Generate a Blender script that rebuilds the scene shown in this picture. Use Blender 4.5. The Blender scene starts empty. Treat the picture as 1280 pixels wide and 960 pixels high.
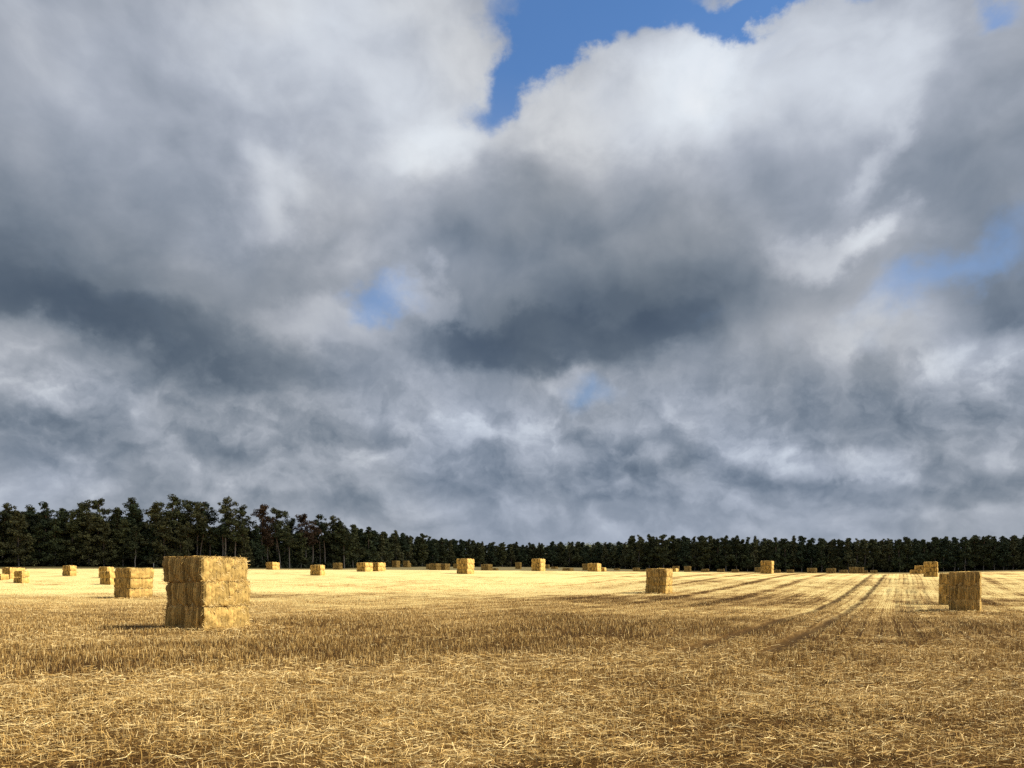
import bpy, math, random
import numpy as np
from mathutils import Vector, Matrix, noise as mnoise

scene = bpy.context.scene
COL = scene.collection
R = math.radians

# ------------------------------------------------------------------ camera numbers
F_PX = 967.0          # focal length of the photograph in its own pixels
CX, HY = 640.0, 728.0  # optical axis column, eye level row
EYE = 1.69
EXPOSURE = 1.1

SUN_AZ = 80.0         # degrees from -y (towards the camera) round to +x
SUN_EL = 40.0
sun_dir = Vector((math.sin(R(SUN_AZ)) * math.cos(R(SUN_EL)),
                  -math.cos(R(SUN_AZ)) * math.cos(R(SUN_EL)),
                  math.sin(R(SUN_EL))))

cam_data = bpy.data.cameras.new("camera")
cam_data.sensor_width = 36.0
cam_data.lens = F_PX / 1280.0 * 36.0
cam_data.shift_y = (HY - 480.0) / 1280.0
cam_data.clip_start = 0.1
cam_data.clip_end = 9000.0
cam = bpy.data.objects.new("camera", cam_data)
cam.location = (0, 0, EYE)
cam.rotation_euler = (R(90), 0, 0)
COL.objects.link(cam)
scene.camera = cam

scene.view_settings.view_transform = 'Standard'
scene.view_settings.look = 'None'
scene.view_settings.exposure = EXPOSURE
scene.view_settings.gamma = 1.0
scene.view_settings.use_curve_mapping = False
scene.render.engine = 'CYCLES'
scene.cycles.max_bounces = 6
scene.cycles.diffuse_bounces = 3
scene.cycles.transparent_max_bounces = 8
scene.cycles.use_denoising = False

# ------------------------------------------------------------------ node helpers
class NT:
    """small wrapper that makes node trees readable"""
    def __init__(self, tree):
        self.t = tree
        self.n = tree.nodes
        self.l = tree.links
    def node(self, typ, **kw):
        nd = self.n.new(typ)
        for k, v in kw.items():
            setattr(nd, k, v)
        return nd
    def set(self, sock, v):
        if isinstance(v, bpy.types.NodeSocket):
            self.l.new(v, sock)
        elif v is not None:
            sock.default_value = v
    def math(self, op, a, b=None, c=None, clamp=False):
        nd = self.node('ShaderNodeMath', operation=op, use_clamp=clamp)
        for s, v in zip(nd.inputs, (a, b, c)):
            self.set(s, v)
        return nd.outputs[0]
    def vmath(self, op, a, b=None, c=None, scale=None):
        nd = self.node('ShaderNodeVectorMath', operation=op)
        for s, v in zip(nd.inputs, (a, b, c)):
            self.set(s, v)
        if scale is not None:
            self.set(nd.inputs['Scale'], scale)
        return nd.outputs['Value'] if op in ('LENGTH', 'DOT_PRODUCT') else nd.outputs[0]
    def noise(self, vec, scale, detail=4.0, rough=0.5, lac=2.0, dist=0.0, color=False, typ='FBM', w=None):
        nd = self.node('ShaderNodeTexNoise', noise_type=typ)
        if w is not None:
            nd.noise_dimensions = '4D'
            nd.inputs['W'].default_value = w
        self.set(nd.inputs['Vector'], vec)
        nd.inputs['Scale'].default_value = scale
        nd.inputs['Detail'].default_value = detail
        nd.inputs['Roughness'].default_value = rough
        nd.inputs['Lacunarity'].default_value = lac
        nd.inputs['Distortion'].default_value = dist
        return nd.outputs['Color' if color else 'Fac']
    def remap(self, v, a, b, c=0.0, d=1.0, smooth=False, clamp=True):
        nd = self.node('ShaderNodeMapRange', clamp=clamp)
        nd.interpolation_type = 'SMOOTHSTEP' if smooth else 'LINEAR'
        for s, x in zip(nd.inputs, (v, a, b, c, d)):
            self.set(s, x)
        return nd.outputs[0]
    def ramp(self, v, stops, interp='LINEAR'):
        nd = self.node('ShaderNodeValToRGB')
        cr = nd.color_ramp
        cr.interpolation = interp
        while len(cr.elements) > 1:
            cr.elements.remove(cr.elements[-1])
        cr.elements[0].position = stops[0][0]
        cr.elements[0].color = (*stops[0][1], 1)
        for p, c in stops[1:]:
            e = cr.elements.new(p)
            e.color = (*c, 1)
        self.set(nd.inputs[0], v)
        return nd.outputs[0]
    def mix(self, f, a, b, blend='MIX'):
        nd = self.node('ShaderNodeMix', data_type='RGBA', blend_type=blend)
        self.set(nd.inputs[0], f)
        for s, v in ((nd.inputs[6], a), (nd.inputs[7], b)):
            if isinstance(v, tuple) and len(v) == 3:
                v = (*v, 1)
            self.set(s, v)
        return nd.outputs[2]
    def mapping(self, vec, loc=(0, 0, 0), rot=(0, 0, 0), scale=(1, 1, 1), typ='POINT'):
        nd = self.node('ShaderNodeMapping', vector_type=typ)
        self.set(nd.inputs[0], vec)
        nd.inputs[1].default_value = loc
        nd.inputs[2].default_value = rot
        nd.inputs[3].default_value = scale
        return nd.outputs[0]

def lin(r, g, b):
    """8-bit display colour to linear"""
    f = lambda c: (c / 255 / 12.92) if c / 255 <= 0.04045 else ((c / 255 + 0.055) / 1.055) ** 2.4
    return (f(r), f(g), f(b))

def tag(o, label=None, cat=None, group=None, kind=None):
    if label: o['label'] = label
    if cat: o['category'] = cat
    if group: o['group'] = group
    if kind: o['kind'] = kind
    return o
# ------------------------------------------------------------------ sky and sun
world = bpy.data.worlds.new("World")
scene.world = world
world.use_nodes = True
world.cycles.sampling_method = 'MANUAL'
world.cycles.sample_map_resolution = 256
N = NT(world.node_tree)
N.n.clear()

sky = N.node('ShaderNodeTexSky', sky_type='NISHITA', sun_disc=False)
sky.sun_elevation = R(SUN_EL)
# Nishita: rotation 0 = sun towards +y, growing clockwise seen from above
sky.sun_rotation = math.atan2(sun_dir.x, sun_dir.y)
sky.altitude = 60
sky.air_density = 1.0
sky.dust_density = 0.6
sky.ozone_density = 3.0

tc = N.node('ShaderNodeTexCoord')
D = tc.outputs['Generated']
sep = N.node('ShaderNodeSeparateXYZ')
N.set(sep.inputs[0], D)
dx, dy, dz = sep.outputs
az = N.math('ARCTAN2', dx, dy)
hyp = N.math('SQRT', N.math('ADD', N.math('MULTIPLY', dx, dx), N.math('MULTIPLY', dy, dy)))
el = N.math('DIVIDE', dz, N.math('MAXIMUM', hyp, 0.02))
cmb = N.node('ShaderNodeCombineXYZ')
N.set(cmb.inputs[0], az); N.set(cmb.inputs[1], el)
P = cmb.outputs[0]
# flat cloud layer coordinates: what lies near the horizon shrinks as it does outdoors
den = N.math('ADD', N.math('MAXIMUM', dz, 0.0), 0.13)
cq = N.node('ShaderNodeCombineXYZ')
N.set(cq.inputs[0], N.math('DIVIDE', dx, den)); N.set(cq.inputs[1], N.math('DIVIDE', dy, den))
Q = cq.outputs[0]

def half(c):
    return N.vmath('SUBTRACT', c, (0.5, 0.5, 0.5))
calm = N.remap(el, 0.04, 0.34, 0.42, 1.0)
w1 = N.vmath('SCALE', half(N.noise(P, 5.0, 3, 0.5, color=True)), scale=N.math('MULTIPLY', calm, 0.17))
w2 = N.vmath('SCALE', half(N.noise(P, 17.0, 5, 0.6, color=True)), scale=N.math('MULTIPLY', calm, 0.07))
w4 = N.vmath('SCALE', half(N.noise(P, 48.0, 4, 0.62, color=True)), scale=N.math('MULTIPLY', calm, 0.022))
PW = N.vmath('ADD', P, N.vmath('ADD', w1, N.vmath('ADD', w2, w4)))
w3 = N.vmath('SCALE', half(N.noise(P, 3.0, 2, 0.5, color=True)), scale=0.08)
PS = N.vmath('ADD', P, N.vmath('ADD', w3, N.vmath('SCALE', w2, scale=0.4)))

def to_dir(px, py):
    u, v = (px - CX) / F_PX, (HY - py) / F_PX
    return math.atan(u), v / math.sqrt(1 + u * u)

def blob(vec, px, py, rx, ry, rot=0.0, w=1.0, k=1.0):
    a, e = to_dir(px, py)
    c2 = 1 / (1 + ((px - CX) / F_PX) ** 2)
    m = N.mapping(vec, (a, e, 0), (0, 0, R(rot)), (rx / F_PX * (c2 ** .75), ry / F_PX * (c2 ** .5), 1), 'TEXTURE')
    g = N.node('ShaderNodeTexGradient', gradient_type='SPHERICAL')
    N.set(g.inputs[0], m)
    return N.remap(g.outputs['Fac'], 0, k, 0, w, smooth=True)

def total(vec, items, base=0.0):
    s = base
    for it in items:
        s = N.math('ADD', s, blob(vec, *it))
    return s

# broad masses of the cloud deck: bright where sunlit, dark at their bases
SOFT = [
    # px, py, rx, ry, rot, weight, edge softness
    (60, 60, 420, 190, 0, 0.05), (420, 40, 280, 150, 10, 0.26), (545, 155, 190, 130, 35, 0.27),
    (120, 270, 330, 130, 0, -0.10), (40, 370, 380, 130, -8, -0.24), (220, 420, 250, 110, -15, -0.16), (20, 350, 260, 100, 0, -0.08),
    (230, 480, 260, 60, -5, -0.10), (400, 330, 170, 80, 30, -0.08),
    (850, 115, 250, 170, 20, 0.25), (1090, 60, 190, 180, 60, 0.21), (620, 230, 170, 90, 20, 0.04),
    (740, 300, 340, 140, 0, -0.09), (690, 410, 330, 90, 4, -0.20), (860, 375, 300, 100, 8, -0.13),
    (1240, 220, 210, 210, 0, -0.13), (1260, 60, 120, 90, 0, -0.03), (1270, 390, 110, 90, 0, -0.22),
    (200, 540, 700, 130, 0, -0.11), (1000, 540, 700, 140, 0, -0.10), (640, 670, 1400, 110, 0, -0.01),
]
# smaller shapes with crisper, billowing edges
CRISP = [
    (725, 330, 300, 190, 5, -0.065, .40), (640, 300, 150, 160, 0, -0.05, .6), (120, 330, 330, 150, -10, -0.06, .6),
    (350, 235, 125, 70, 38, 0.20), (310, 290, 130, 60, 20, 0.12), (550, 165, 120, 75, 40, 0.15), (310, 165, 110, 60, 0, 0.07),
    (835, 110, 190, 100, 25, 0.13), (900, 70, 90, 60, 0, 0.10), (690, 130, 110, 70, 40, 0.10), (1110, 80, 80, 130, -10, 0.10),
    (1050, 296, 130, 40, 0, 0.20, .8), (1095, 280, 60, 36, 20, 0.14), (1080, 205, 36, 90, -38, 0.17), (990, 280, 90, 40, 0, 0.06),
    (450, 310, 110, 45, 15, 0.13), (400, 415, 120, 60, 10, 0.17, .7), (525, 375, 70, 40, -20, 0.17, .7), (80, 448, 190, 56, -8, 0.20, .8), (10, 475, 120, 50, 0, 0.12, .8),
    (690, 425, 240, 50, 4, -0.17, .6), (600, 432, 130, 40, 0, -0.08, .7), (100, 395, 280, 50, -4, -0.08, .8), (260, 440, 150, 50, -15, -0.07, .8),
    (710, 478, 60, 36, 50, 0.17, .8), (1080, 420, 110, 60, 20, 0.12), (1200, 470, 150, 50, 0, 0.15, .8), (1262, 440, 60, 40, 0, 0.17, .8), (1110, 465, 60, 50, 20, -0.10, .6),
    (300, 590, 90, 28, 0, 0.14, .8), (120, 595, 80, 26, 0, 0.10, .8), (270, 520, 140, 45, 0, 0.09, .7), (490, 525, 110, 45, 0, 0.09, .7), (1020, 580, 170, 34, 0, 0.14, .6),
    (620, 550, 170, 50, 0, 0.08, .7), (780, 592, 130, 24, 0, -0.13, .7), (930, 606, 190, 18, 0, -0.07, .7), (400, 618, 260, 20, 0, -0.08, .8), (600, 604, 160, 24, 0, -0.08, .8),
    (1180, 540, 150, 40, 0, -0.05, .6), (860, 500, 160, 50, 0, -0.02), (330, 480, 180, 50, 0, -0.08), (1120, 610, 200, 22, 0, -0.09, .5),
    (100, 640, 300, 24, 0, -0.06, .5), (1230, 600, 120, 24, 0, -0.08, .5), (860, 545, 120, 36, 0, 0.06, .6), (60, 540, 130, 34, 0, -0.06, .6), (180, 560, 120, 30, 0, 0.05, .6),
]
BLUE = [
    (665, 70, 90, 52, 40, 0.85), (740, 12, 150, 85, 22, 1.0), (605, 108, 66, 48, 20, 0.85), (725, 45, 150, 56, 28, 0.95), (690, 85, 100, 44, 35, 0.55), (800, 30, 100, 40, 25, 0.4), (930, 6, 170, 40, 0, 0.75), (640, 20, 50, 70, 0, 0.45), (850, -14, 100, 50, 0, 0.8), (960, -4, 150, 40, 0, 0.9),
    (465, 378, 90, 46, 22, 0.80), (1220, 330, 190, 60, 12, 0.40), (1155, 365, 120, 60, 30, 0.30), (742, 492, 60, 40, 0, 0.50), (1235, 0, 70, 45, 0, 0.6),
    (985, 60, 40, 70, 0, 0.12), (860, 405, 90, 26, 20, 0.22),
]

warpQ = N.vmath('ADD', Q, N.vmath('SCALE', w1, scale=1.2))
f1 = N.noise(warpQ, 0.95, 6, 0.50)
PN = N.vmath('ADD', P, N.vmath('SCALE', w1, scale=0.6))
f2 = N.noise(PN, 5.2, 8, 0.50)
f2b = N.noise(N.vmath('ADD', PN, (0.020, 0.024, 0)), 5.2, 8, 0.50)
relief2 = N.math('SUBTRACT', f2, f2b)
# rows of low cumulus towards the horizon: lit tops over flat grey bases
low = N.remap(el, 0.36, 0.16, 0.0, 1.0, smooth=True)
den2 = N.math('ADD', N.math('MAXIMUM', dz, 0.0), 0.70)
cq2 = N.node('ShaderNodeCombineXYZ')
N.set(cq2.inputs[0], N.math('DIVIDE', dx, den2)); N.set(cq2.inputs[1], N.math('DIVIDE', dy, den2))
PR = N.vmath('ADD', cq2.outputs[0], N.vmath('SCALE', w1, scale=1.6))
PR = N.vmath('ADD', PR, N.vmath('SCALE', w2, scale=1.8))
f3 = N.noise(PR, 8.5, 6, 0.52)
f3b = N.noise(N.vmath('ADD', PR, (0.016, -0.030, 0)), 8.5, 6, 0.52)
relief3 = N.math('SUBTRACT', f3, f3b)
fade = N.remap(el, 0.03, 0.16, 0.40, 1.0)

lum = total(PS, SOFT, 0.545)
lum = N.math('ADD', lum, total(PW, CRISP, 0.0))
top = N.math('SUBTRACT', 1.0, low)
lum = N.math('ADD', lum, N.math('MULTIPLY', N.math('SUBTRACT', f2, 0.5), N.math('MULTIPLY_ADD', top, 0.26, 0.06)))
lum = N.math('ADD', lum, N.math('MULTIPLY', N.math('SUBTRACT', f1, 0.5), N.math('MULTIPLY_ADD', top, 0.18, 0.05)))
lum = N.math('ADD', lum, N.math('MULTIPLY', relief2, N.math('MULTIPLY_ADD', top, 0.42, 0.10)))
lowf = N.math('MULTIPLY', low, fade)
lum = N.math('ADD', lum, N.math('MULTIPLY', N.math('SUBTRACT', N.remap(f3, .36, .64, 0, 1, smooth=True), 0.5), N.math('MULTIPLY', lowf, 0.11)))
lum = N.math('ADD', lum, N.math('MULTIPLY', relief3, N.math('MULTIPLY', lowf, 0.85)))

lum = N.remap(lum, -0.25, 1.15)
ramp_stops = [
    (0.00, (64, 77, 97)), (0.17, (76, 90, 108)), (0.29, (92, 105, 121)), (0.40, (118, 129, 143)), (0.51, (145, 153, 165)),
    (0.61, (170, 176, 187)), (0.73, (204, 209, 217)), (0.85, (224, 230, 237)), (1.0, (241, 244, 248))]
cloud_col = N.ramp(lum, [(p, lin(*c)) for p, c in ramp_stops])
# deep cloud is warm grey where thick, blue grey where skylight fills it
tint = N.remap(N.noise(P, 2.6, 3, 0.5), 0.38, 0.62, 0, 1, smooth=True)
lowtint = N.mix(low, (1.0, 1.0, 1.0), (0.975, 1.0, 1.03))
cloud_col = N.mix(1.0, cloud_col, lowtint, 'MULTIPLY')
cloud_col = N.mix(tint, N.mix(1.0, cloud_col, (0.98, 0.998, 1.025), 'MULTIPLY'), N.mix(1.0, cloud_col, (1.02, 1.0, 0.965), 'MULTIPLY'))
# the exposure is undone here, so that the stops above read as they look in the picture
cloud_col = N.vmath('SCALE', cloud_col, scale=2 ** -EXPOSURE)

blue_n = N.math('ADD', total(PW, BLUE, 0.0), N.math('MULTIPLY', N.math('SUBTRACT', f2, 0.5), 0.55))
blue_n = N.math('ADD', blue_n, N.math('MULTIPLY', N.math('SUBTRACT', N.noise(PN, 16.0, 5, 0.6), 0.5), 0.35))
blue_m = N.remap(blue_n, 0.05, 0.95, 0, 0.97, smooth=True)
blue_m = N.math('MULTIPLY', blue_m, N.remap(el, 0.25, 0.66, 0.52, 1.0))
sky_blue = N.mix(1.0, sky.outputs[0], (0.60, 0.86, 1.08), 'MULTIPLY')

bg_cloud = N.node('ShaderNodeBackground'); N.set(bg_cloud.inputs[0], cloud_col); bg_cloud.inputs[1].default_value = 1.0
bg_blue = N.node('ShaderNodeBackground'); N.set(bg_blue.inputs[0], sky_blue); bg_blue.inputs[1].default_value = 0.075
mx = N.node('ShaderNodeMixShader')
N.set(mx.inputs[0], blue_m)
N.l.new(bg_cloud.outputs[0], mx.inputs[1]); N.l.new(bg_blue.outputs[0], mx.inputs[2])
wo = N.node('ShaderNodeOutputWorld')
N.l.new(mx.outputs[0], wo.inputs[0])

sun_data = bpy.data.lights.new("sun", 'SUN')
sun_data.energy = 4.8
sun_data.angle = R(0.53)
sun_data.color = (1.0, 0.94, 0.80)
sun = bpy.data.objects.new("sun", sun_data)
sun.rotation_euler = sun_dir.to_track_quat('Z', 'Y').to_euler()
COL.objects.link(sun)
# ------------------------------------------------------------------ terrain
rng = np.random.default_rng(7)

# screen-independent height table: ground height (m) on spokes of the field, read off as eye level rows at distance
_cols = np.array([-300, 0, 250, 500, 700, 850, 1000, 1120, 1280, 1600], float)
_rows = np.array([1, 20, 35, 53, 66, 80, 100, 125, 150, 175, 205, 240, 300, 380, 480], float)
def _h(py, d):                      # height seen at eye-row py from d metres
    return EYE + (HY - py) * d / F_PX
_tab = np.zeros((len(_rows), len(_cols)))
_spec = {
    # column: heights for the rows above
    0:   [0, 0, 0, .10, .25, .62, 1.28, _h(721, 125), _h(715.5, 150), _h(712, 175), _h(709.5, 205), _h(706.0, 240), 7.6, 8.6, 10],
    250: [0, 0, 0, .08, .22, .60, 1.32, _h(720, 125), _h(715, 150), _h(712, 175), _h(710.5, 205), _h(708.5, 240), 8.1, 9.2, 10],
    500: [0, 0, 0, .02, .15, .53, 1.38, _h(718.5, 125), _h(714.2, 150), _h(712.3, 175), _h(712.5, 205), _h(712.6, 240), _h(709.0, 300), _h(708.0, 380), 11],
    700: [0, 0, 0, -.05, .10, .52, 1.35, _h(719, 125), _h(715, 150), _h(713.3, 175), _h(714.6, 205), _h(715, 240), _h(711.8, 300), _h(709.5, 380), _h(708.5, 480)],
    850: [0, 0, 0, -.12, .0, .50, 1.25, _h(721, 125), _h(716.5, 150), _h(714.6, 175), _h(716.5, 205), _h(718.5, 240), _h(716, 300), _h(714, 380), _h(712, 480)],
    1000: [0, 0, 0, -.24, -.15, .32, 1.05, _h(723, 125), _h(718, 150), _h(716, 175), _h(718, 205), _h(719.5, 240), _h(717.5, 300), _h(715.5, 380), _h(713, 480)],
    1120: [0, 0, 0, -.31, -.22, .25, 1.0, _h(722.5, 125), _h(718, 150), _h(717, 175), _h(719.5, 205), _h(721, 240), _h(718.5, 300), _h(716, 380), _h(713, 480)],
    1280: [0, 0, 0, -.36, -.26, .15, .90, _h(723, 125), _h(717, 150), _h(714.3, 175), _h(713.0, 205), _h(712.6, 240), _h(712.3, 300), _h(712, 380), _h(711, 480)],
}
_spec[-300] = _spec[0]; _spec[1600] = _spec[1280]
for j, c in enumerate(_cols):
    _tab[:, j] = _spec[int(c)]
# resample on a fine grid and smooth
_fy = np.linspace(0, 500, 251)
_fc = np.linspace(-300, 1600, 191)
_t1 = np.array([np.interp(_fc, _cols, r) for r in _tab])
_t2 = np.array([np.interp(_fy, _rows, _t1[:, j]) for j in range(len(_fc))]).T
def _gauss(a, s, ax):
    k = np.arange(-int(3 * s), int(3 * s) + 1)
    w = np.exp(-.5 * (k / s) ** 2); w /= w.sum()
    pad = [(0, 0), (0, 0)]; pad[ax] = (len(k) // 2, len(k) // 2)
    p = np.pad(a, pad, mode='edge')
    return np.apply_along_axis(lambda v: np.convolve(v, w, mode='valid'), ax, p)
_t2 = _gauss(_gauss(_t2, 4.0, 0), 4.0, 1)

def vnoise(x, y, s, seed=0):
    """smooth value noise, vectorised, about -1..1"""
    x = np.asarray(x, float) * s + 31.7 * seed; y = np.asarray(y, float) * s - 17.3 * seed
    ix, iy = np.floor(x), np.floor(y)
    fx, fy = x - ix, y - iy
    fx = fx * fx * (3 - 2 * fx); fy = fy * fy * (3 - 2 * fy)
    def hsh(a, b):
        v = np.sin(a * 127.1 + b * 311.7 + seed * 74.7) * 43758.5453
        return (v - np.floor(v)) * 2 - 1
    a, b = hsh(ix, iy), hsh(ix + 1, iy)
    c, d = hsh(ix, iy + 1), hsh(ix + 1, iy + 1)
    return (a * (1 - fx) + b * fx) * (1 - fy) + (c * (1 - fx) + d * fx) * fy

def ground_z(x, y):
    x = np.asarray(x, float); y = np.asarray(y, float)
    yy = np.clip(y, 1.0, 499)
    px = np.clip(CX + F_PX * x / yy, -299, 1599)
    gx = (px + 300) / 10.0; gy = yy / 2.0
    ix = np.clip(gx.astype(int), 0, len(_fc) - 2); iy = np.clip(gy.astype(int), 0, len(_fy) - 2)
    fx, fy = gx - ix, gy - iy
    z = ((_t2[iy, ix] * (1 - fx) + _t2[iy, ix + 1] * fx) * (1 - fy)
         + (_t2[iy + 1, ix] * (1 - fx) + _t2[iy + 1, ix + 1] * fx) * fy)
    z = z * np.clip(y / 10.0, 0, 1)
    far = np.clip((np.hypot(x, y) - 500) / 2000, 0, 1)
    return z + 0.05 * vnoise(x, y, 0.12, 1) + 0.018 * vnoise(x, y, 0.9, 2) * np.clip(1.5 - y / 90, 0, 1) + far * 3

def hit(px, py):
    """where the line of sight through a point of the photograph meets the ground"""
    u, t = (px - CX) / F_PX, (HY - py) / F_PX
    ys = np.arange(4, 470, 0.1)
    zs = ground_z(u * ys, ys)
    below = (EYE + t * ys) <= zs
    if not below.any():
        return (u * 300, 300.0)
    y = ys[np.argmax(below)]
    return (u * y, y)

# wheel tracks of the sprayer, curving over the rise
track_px = [
    [(690, 838), (780, 830), (850, 816), (905, 799), (960, 780), (1000, 768), (1030, 757), (1050, 747), (1066, 736), (1077, 728), (1086, 721), (1092, 717.5)],
    [(800, 850), (880, 840), (935, 828), (970, 812), (1003, 794), (1035, 778), (1060, 763), (1077, 750), (1089, 738), (1098, 728), (1104, 721), (1107, 717.8)],
]
tracks = [np.array([hit(*p) for p in tr]) for tr in track_px]
# single drill gaps that show where one looks along the rows
gap_px = [[(1112, 724), (1111, 735), (1109, 750)], [(1121, 723), (1121, 740), (1119, 772)], [(1130, 722), (1134, 745), (1136, 775), (1137, 802)],
          [(1140, 722), (1147, 755), (1153, 780), (1163, 812)], [(1150, 723), (1158, 745), (1173, 788)], [(1134, 722), (1140, 745), (1145, 795)]]
gaps = [np.array([hit(*p) for p in g]) for g in gap_px]
# row direction follows the tracks; extend the left one far beyond both ends
t0 = tracks[0]
d_end = t0[-1] - t0[-3]; d_end /= np.linalg.norm(d_end)
row_curve = np.vstack([[(-60, 4.0), (-25, 9.0), (-8, 12.2)], t0, [t0[-1] + d_end * 150]])

def poly_dist(x, y, poly, signed=False):
    best = np.full(np.shape(x), 1e9); sgn = np.ones(np.shape(x)); along = np.zeros(np.shape(x))
    acc = 0.0
    for a, b in zip(poly[:-1], poly[1:]):
        d = b - a; L2 = d @ d
        t = np.clip(((x - a[0]) * d[0] + (y - a[1]) * d[1]) / L2, 0, 1)
        dd = np.hypot(x - a[0] - t * d[0], y - a[1] - t * d[1])
        m = dd < best
        best = np.where(m, dd, best)
        if signed:
            cr = d[0] * (y - a[1]) - d[1] * (x - a[0])
            sgn = np.where(m, np.where(cr >= 0, 1.0, -1.0), sgn)
    return best * sgn if signed else best

def smooth(v, a, b):
    t = np.clip((v - a) / (b - a), 0, 1)
    return t * t * (3 - 2 * t)

def field_maps(x, y):
    """row coordinate (m), wheel-track strength and field tone: loose straw cover plus painted brightness of the sunlit strip"""
    row = poly_dist(x, y, row_curve, True)
    tr = np.zeros_like(row)
    for t in tracks:
        d = poly_dist(x, y, t) + 0.10 * vnoise(x, y, 1.3, 5)
        tr = np.maximum(tr, 1 - smooth(d, 0.18, 0.38))
    tr = tr * smooth(y + 2.5 * vnoise(x, y, .7, 26), 14.5, 21) * np.clip(0.92 + 0.35 * vnoise(x, y, 0.5, 9) + .2 * vnoise(x, y, 1.7, 27), 0, 1)
    gp = np.zeros_like(tr)
    for g in gaps:
        gp = np.maximum(gp, 1 - smooth(poly_dist(x, y, g) + .05 * vnoise(x, y, .9, 15), 0.05, 0.17))
    tr = np.maximum(tr, gp * np.clip(.5 + .6 * vnoise(x, y, .23, 16), 0, .75) * smooth(y, 32, 44))
    # straw cover 0..1, with the sunlit strip's brightness painted in
    lit = 0.5 + 0.20 * vnoise(x, y, 0.15, 3) + 0.22 * vnoise(x, y, 0.55, 4) + 0.16 * vnoise(x, y, 1.6, 24)
    r = row + 0.8 * vnoise(x, y, 0.18, 6)
    lit -= 0.42 * smooth(r + .9 * vnoise(x, y, .6, 23), 0.4, 5.0) * (1 - smooth(r + 2.5 * vnoise(x, y, .11, 19), 7, 16)) * (1 - smooth(x, 1.0, 7.0))   # bare standing stubble
    lit += 0.30 * np.exp(-((r - 0.2) / 1.1) ** 2) * (1 - smooth(x, 3, 7))                       # a swath of straw
    lit += 0.25 * smooth(y, 70, 85)  # sunlit far strip, its brightness partly put into the colour
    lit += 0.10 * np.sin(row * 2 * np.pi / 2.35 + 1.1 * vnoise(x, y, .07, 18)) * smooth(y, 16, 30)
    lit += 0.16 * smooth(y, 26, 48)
    lit -= 0.20 * smooth(CX + F_PX * x / np.maximum(y, 1), 780, 960) * smooth(y, 55, 75)  # field tone lowered towards the right
    # stripes of passes over the rise on the right
    px = CX + F_PX * x / np.maximum(y, 1)
    st = np.sin(row * 2 * np.pi / 6.3 + 0.9 * vnoise(x, y, 0.05, 8)) + .55 * np.sin(row * 2 * np.pi / 2.6)
    lit -= 0.42 * smooth(px, 640, 830) * (1 - smooth(px, 1020, 1075)) * smooth(st, 0.1, 1.3) * smooth(y, 52, 62) * smooth(row, 2, 6)
    lit -= 0.28 * smooth(px, 500, 700) * (1 - smooth(px, 1000, 1060)) * np.exp(-((y - 66) / 9) ** 2)
    lit -= 0.20 * smooth(px, 1180, 1240) * smooth(st, 0.0, 1.2) * smooth(y, 40, 60)
    # trampled strip with bare soil by the photographer's feet
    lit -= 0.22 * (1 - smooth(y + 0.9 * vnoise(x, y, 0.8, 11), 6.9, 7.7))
    return row, tr, np.clip(lit, 0, 1)

def new_mesh(name, verts, faces, mat=None, col=None, smooth_shade=False, attrs=None):
    """verts (n,3), faces (m,k) arrays of one size -> mesh"""
    me = bpy.data.meshes.new(name)
    verts = np.ascontiguousarray(verts, np.float32)
    groups = faces if isinstance(faces, list) else [faces]
    groups = [np.ascontiguousarray(f, np.int32) for f in groups if len(f)]
    nl = sum(f.size for f in groups); npoly = sum(len(f) for f in groups)
    me.vertices.add(len(verts)); me.vertices.foreach_set('co', verts.ravel())
    me.loops.add(nl); me.loops.foreach_set('vertex_index', np.concatenate([f.ravel() for f in groups]))
    me.polygons.add(npoly)
    tot = np.concatenate([np.full(len(f), f.shape[1], np.int32) for f in groups])
    st = np.concatenate([[0], np.cumsum(tot)[:-1]]).astype(np.int32)
    me.polygons.foreach_set('loop_start', st)
    if smooth_shade:
        me.polygons.foreach_set('use_smooth', np.ones(npoly, bool))
    me.update(calc_edges=True)
    if col is not None:
        a = me.color_attributes.new('Col', 'FLOAT_COLOR', 'POINT')
        c = np.ones((len(verts), 4), np.float32); c[:, :3] = col
        a.data.foreach_set('color', c.ravel())
    for k, v in (attrs or {}).items():
        a = me.attributes.new(k, 'FLOAT', 'POINT')
        a.data.foreach_set('value', np.ascontiguousarray(v, np.float32))
    if mat: me.materials.append(mat)
    return me

def link(name, me, parent=None):
    o = bpy.data.objects.new(name, me)
    COL.objects.link(o)
    if parent is not None: o.parent = parent
    return o

def material(name):
    m = bpy.data.materials.new(name); m.use_nodes = True
    t = NT(m.node_tree)
    return m, t, m.node_tree.nodes['Principled BSDF']

# --- field material
m_field, T, pb = material("stubble field")
def attr(T, name, out='Fac'):
    nd = T.node('ShaderNodeAttribute', attribute_name=name)
    return nd.outputs[out]
geo = T.node('ShaderNodeNewGeometry').outputs['Position']
row, trk, lit_a, grs = attr(T, 'row'), attr(T, 'track'), attr(T, 'litter_sun_tone'), attr(T, 'grass')
n_big = T.noise(geo, 0.09, 4, 0.55)
n_mid = T.noise(geo, 0.9, 5, 0.6)
n_fine = T.noise(geo, 9.0, 4, 0.65)
n_strand = T.noise(T.mapping(geo, scale=(26, 9, 9)), 2.2, 4, 0.6)
rowj = T.math('ADD', row, T.math('MULTIPLY', T.math('SUBTRACT', n_mid, .5), 0.10))
w_a = T.math('SINE', T.math('MULTIPLY', rowj, 2 * math.pi / 0.62))
w_b = T.math('SINE', T.math('MULTIPLY', rowj, 2 * math.pi / 0.155))
drill = T.math('MULTIPLY', T.remap(w_a, 0.35, 1.0, 0, 1, smooth=True), T.remap(n_big, 0.42, 0.6))
v = T.math('ADD', lit_a, T.math('MULTIPLY', T.math('SUBTRACT', n_fine, .5), 0.55))
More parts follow.
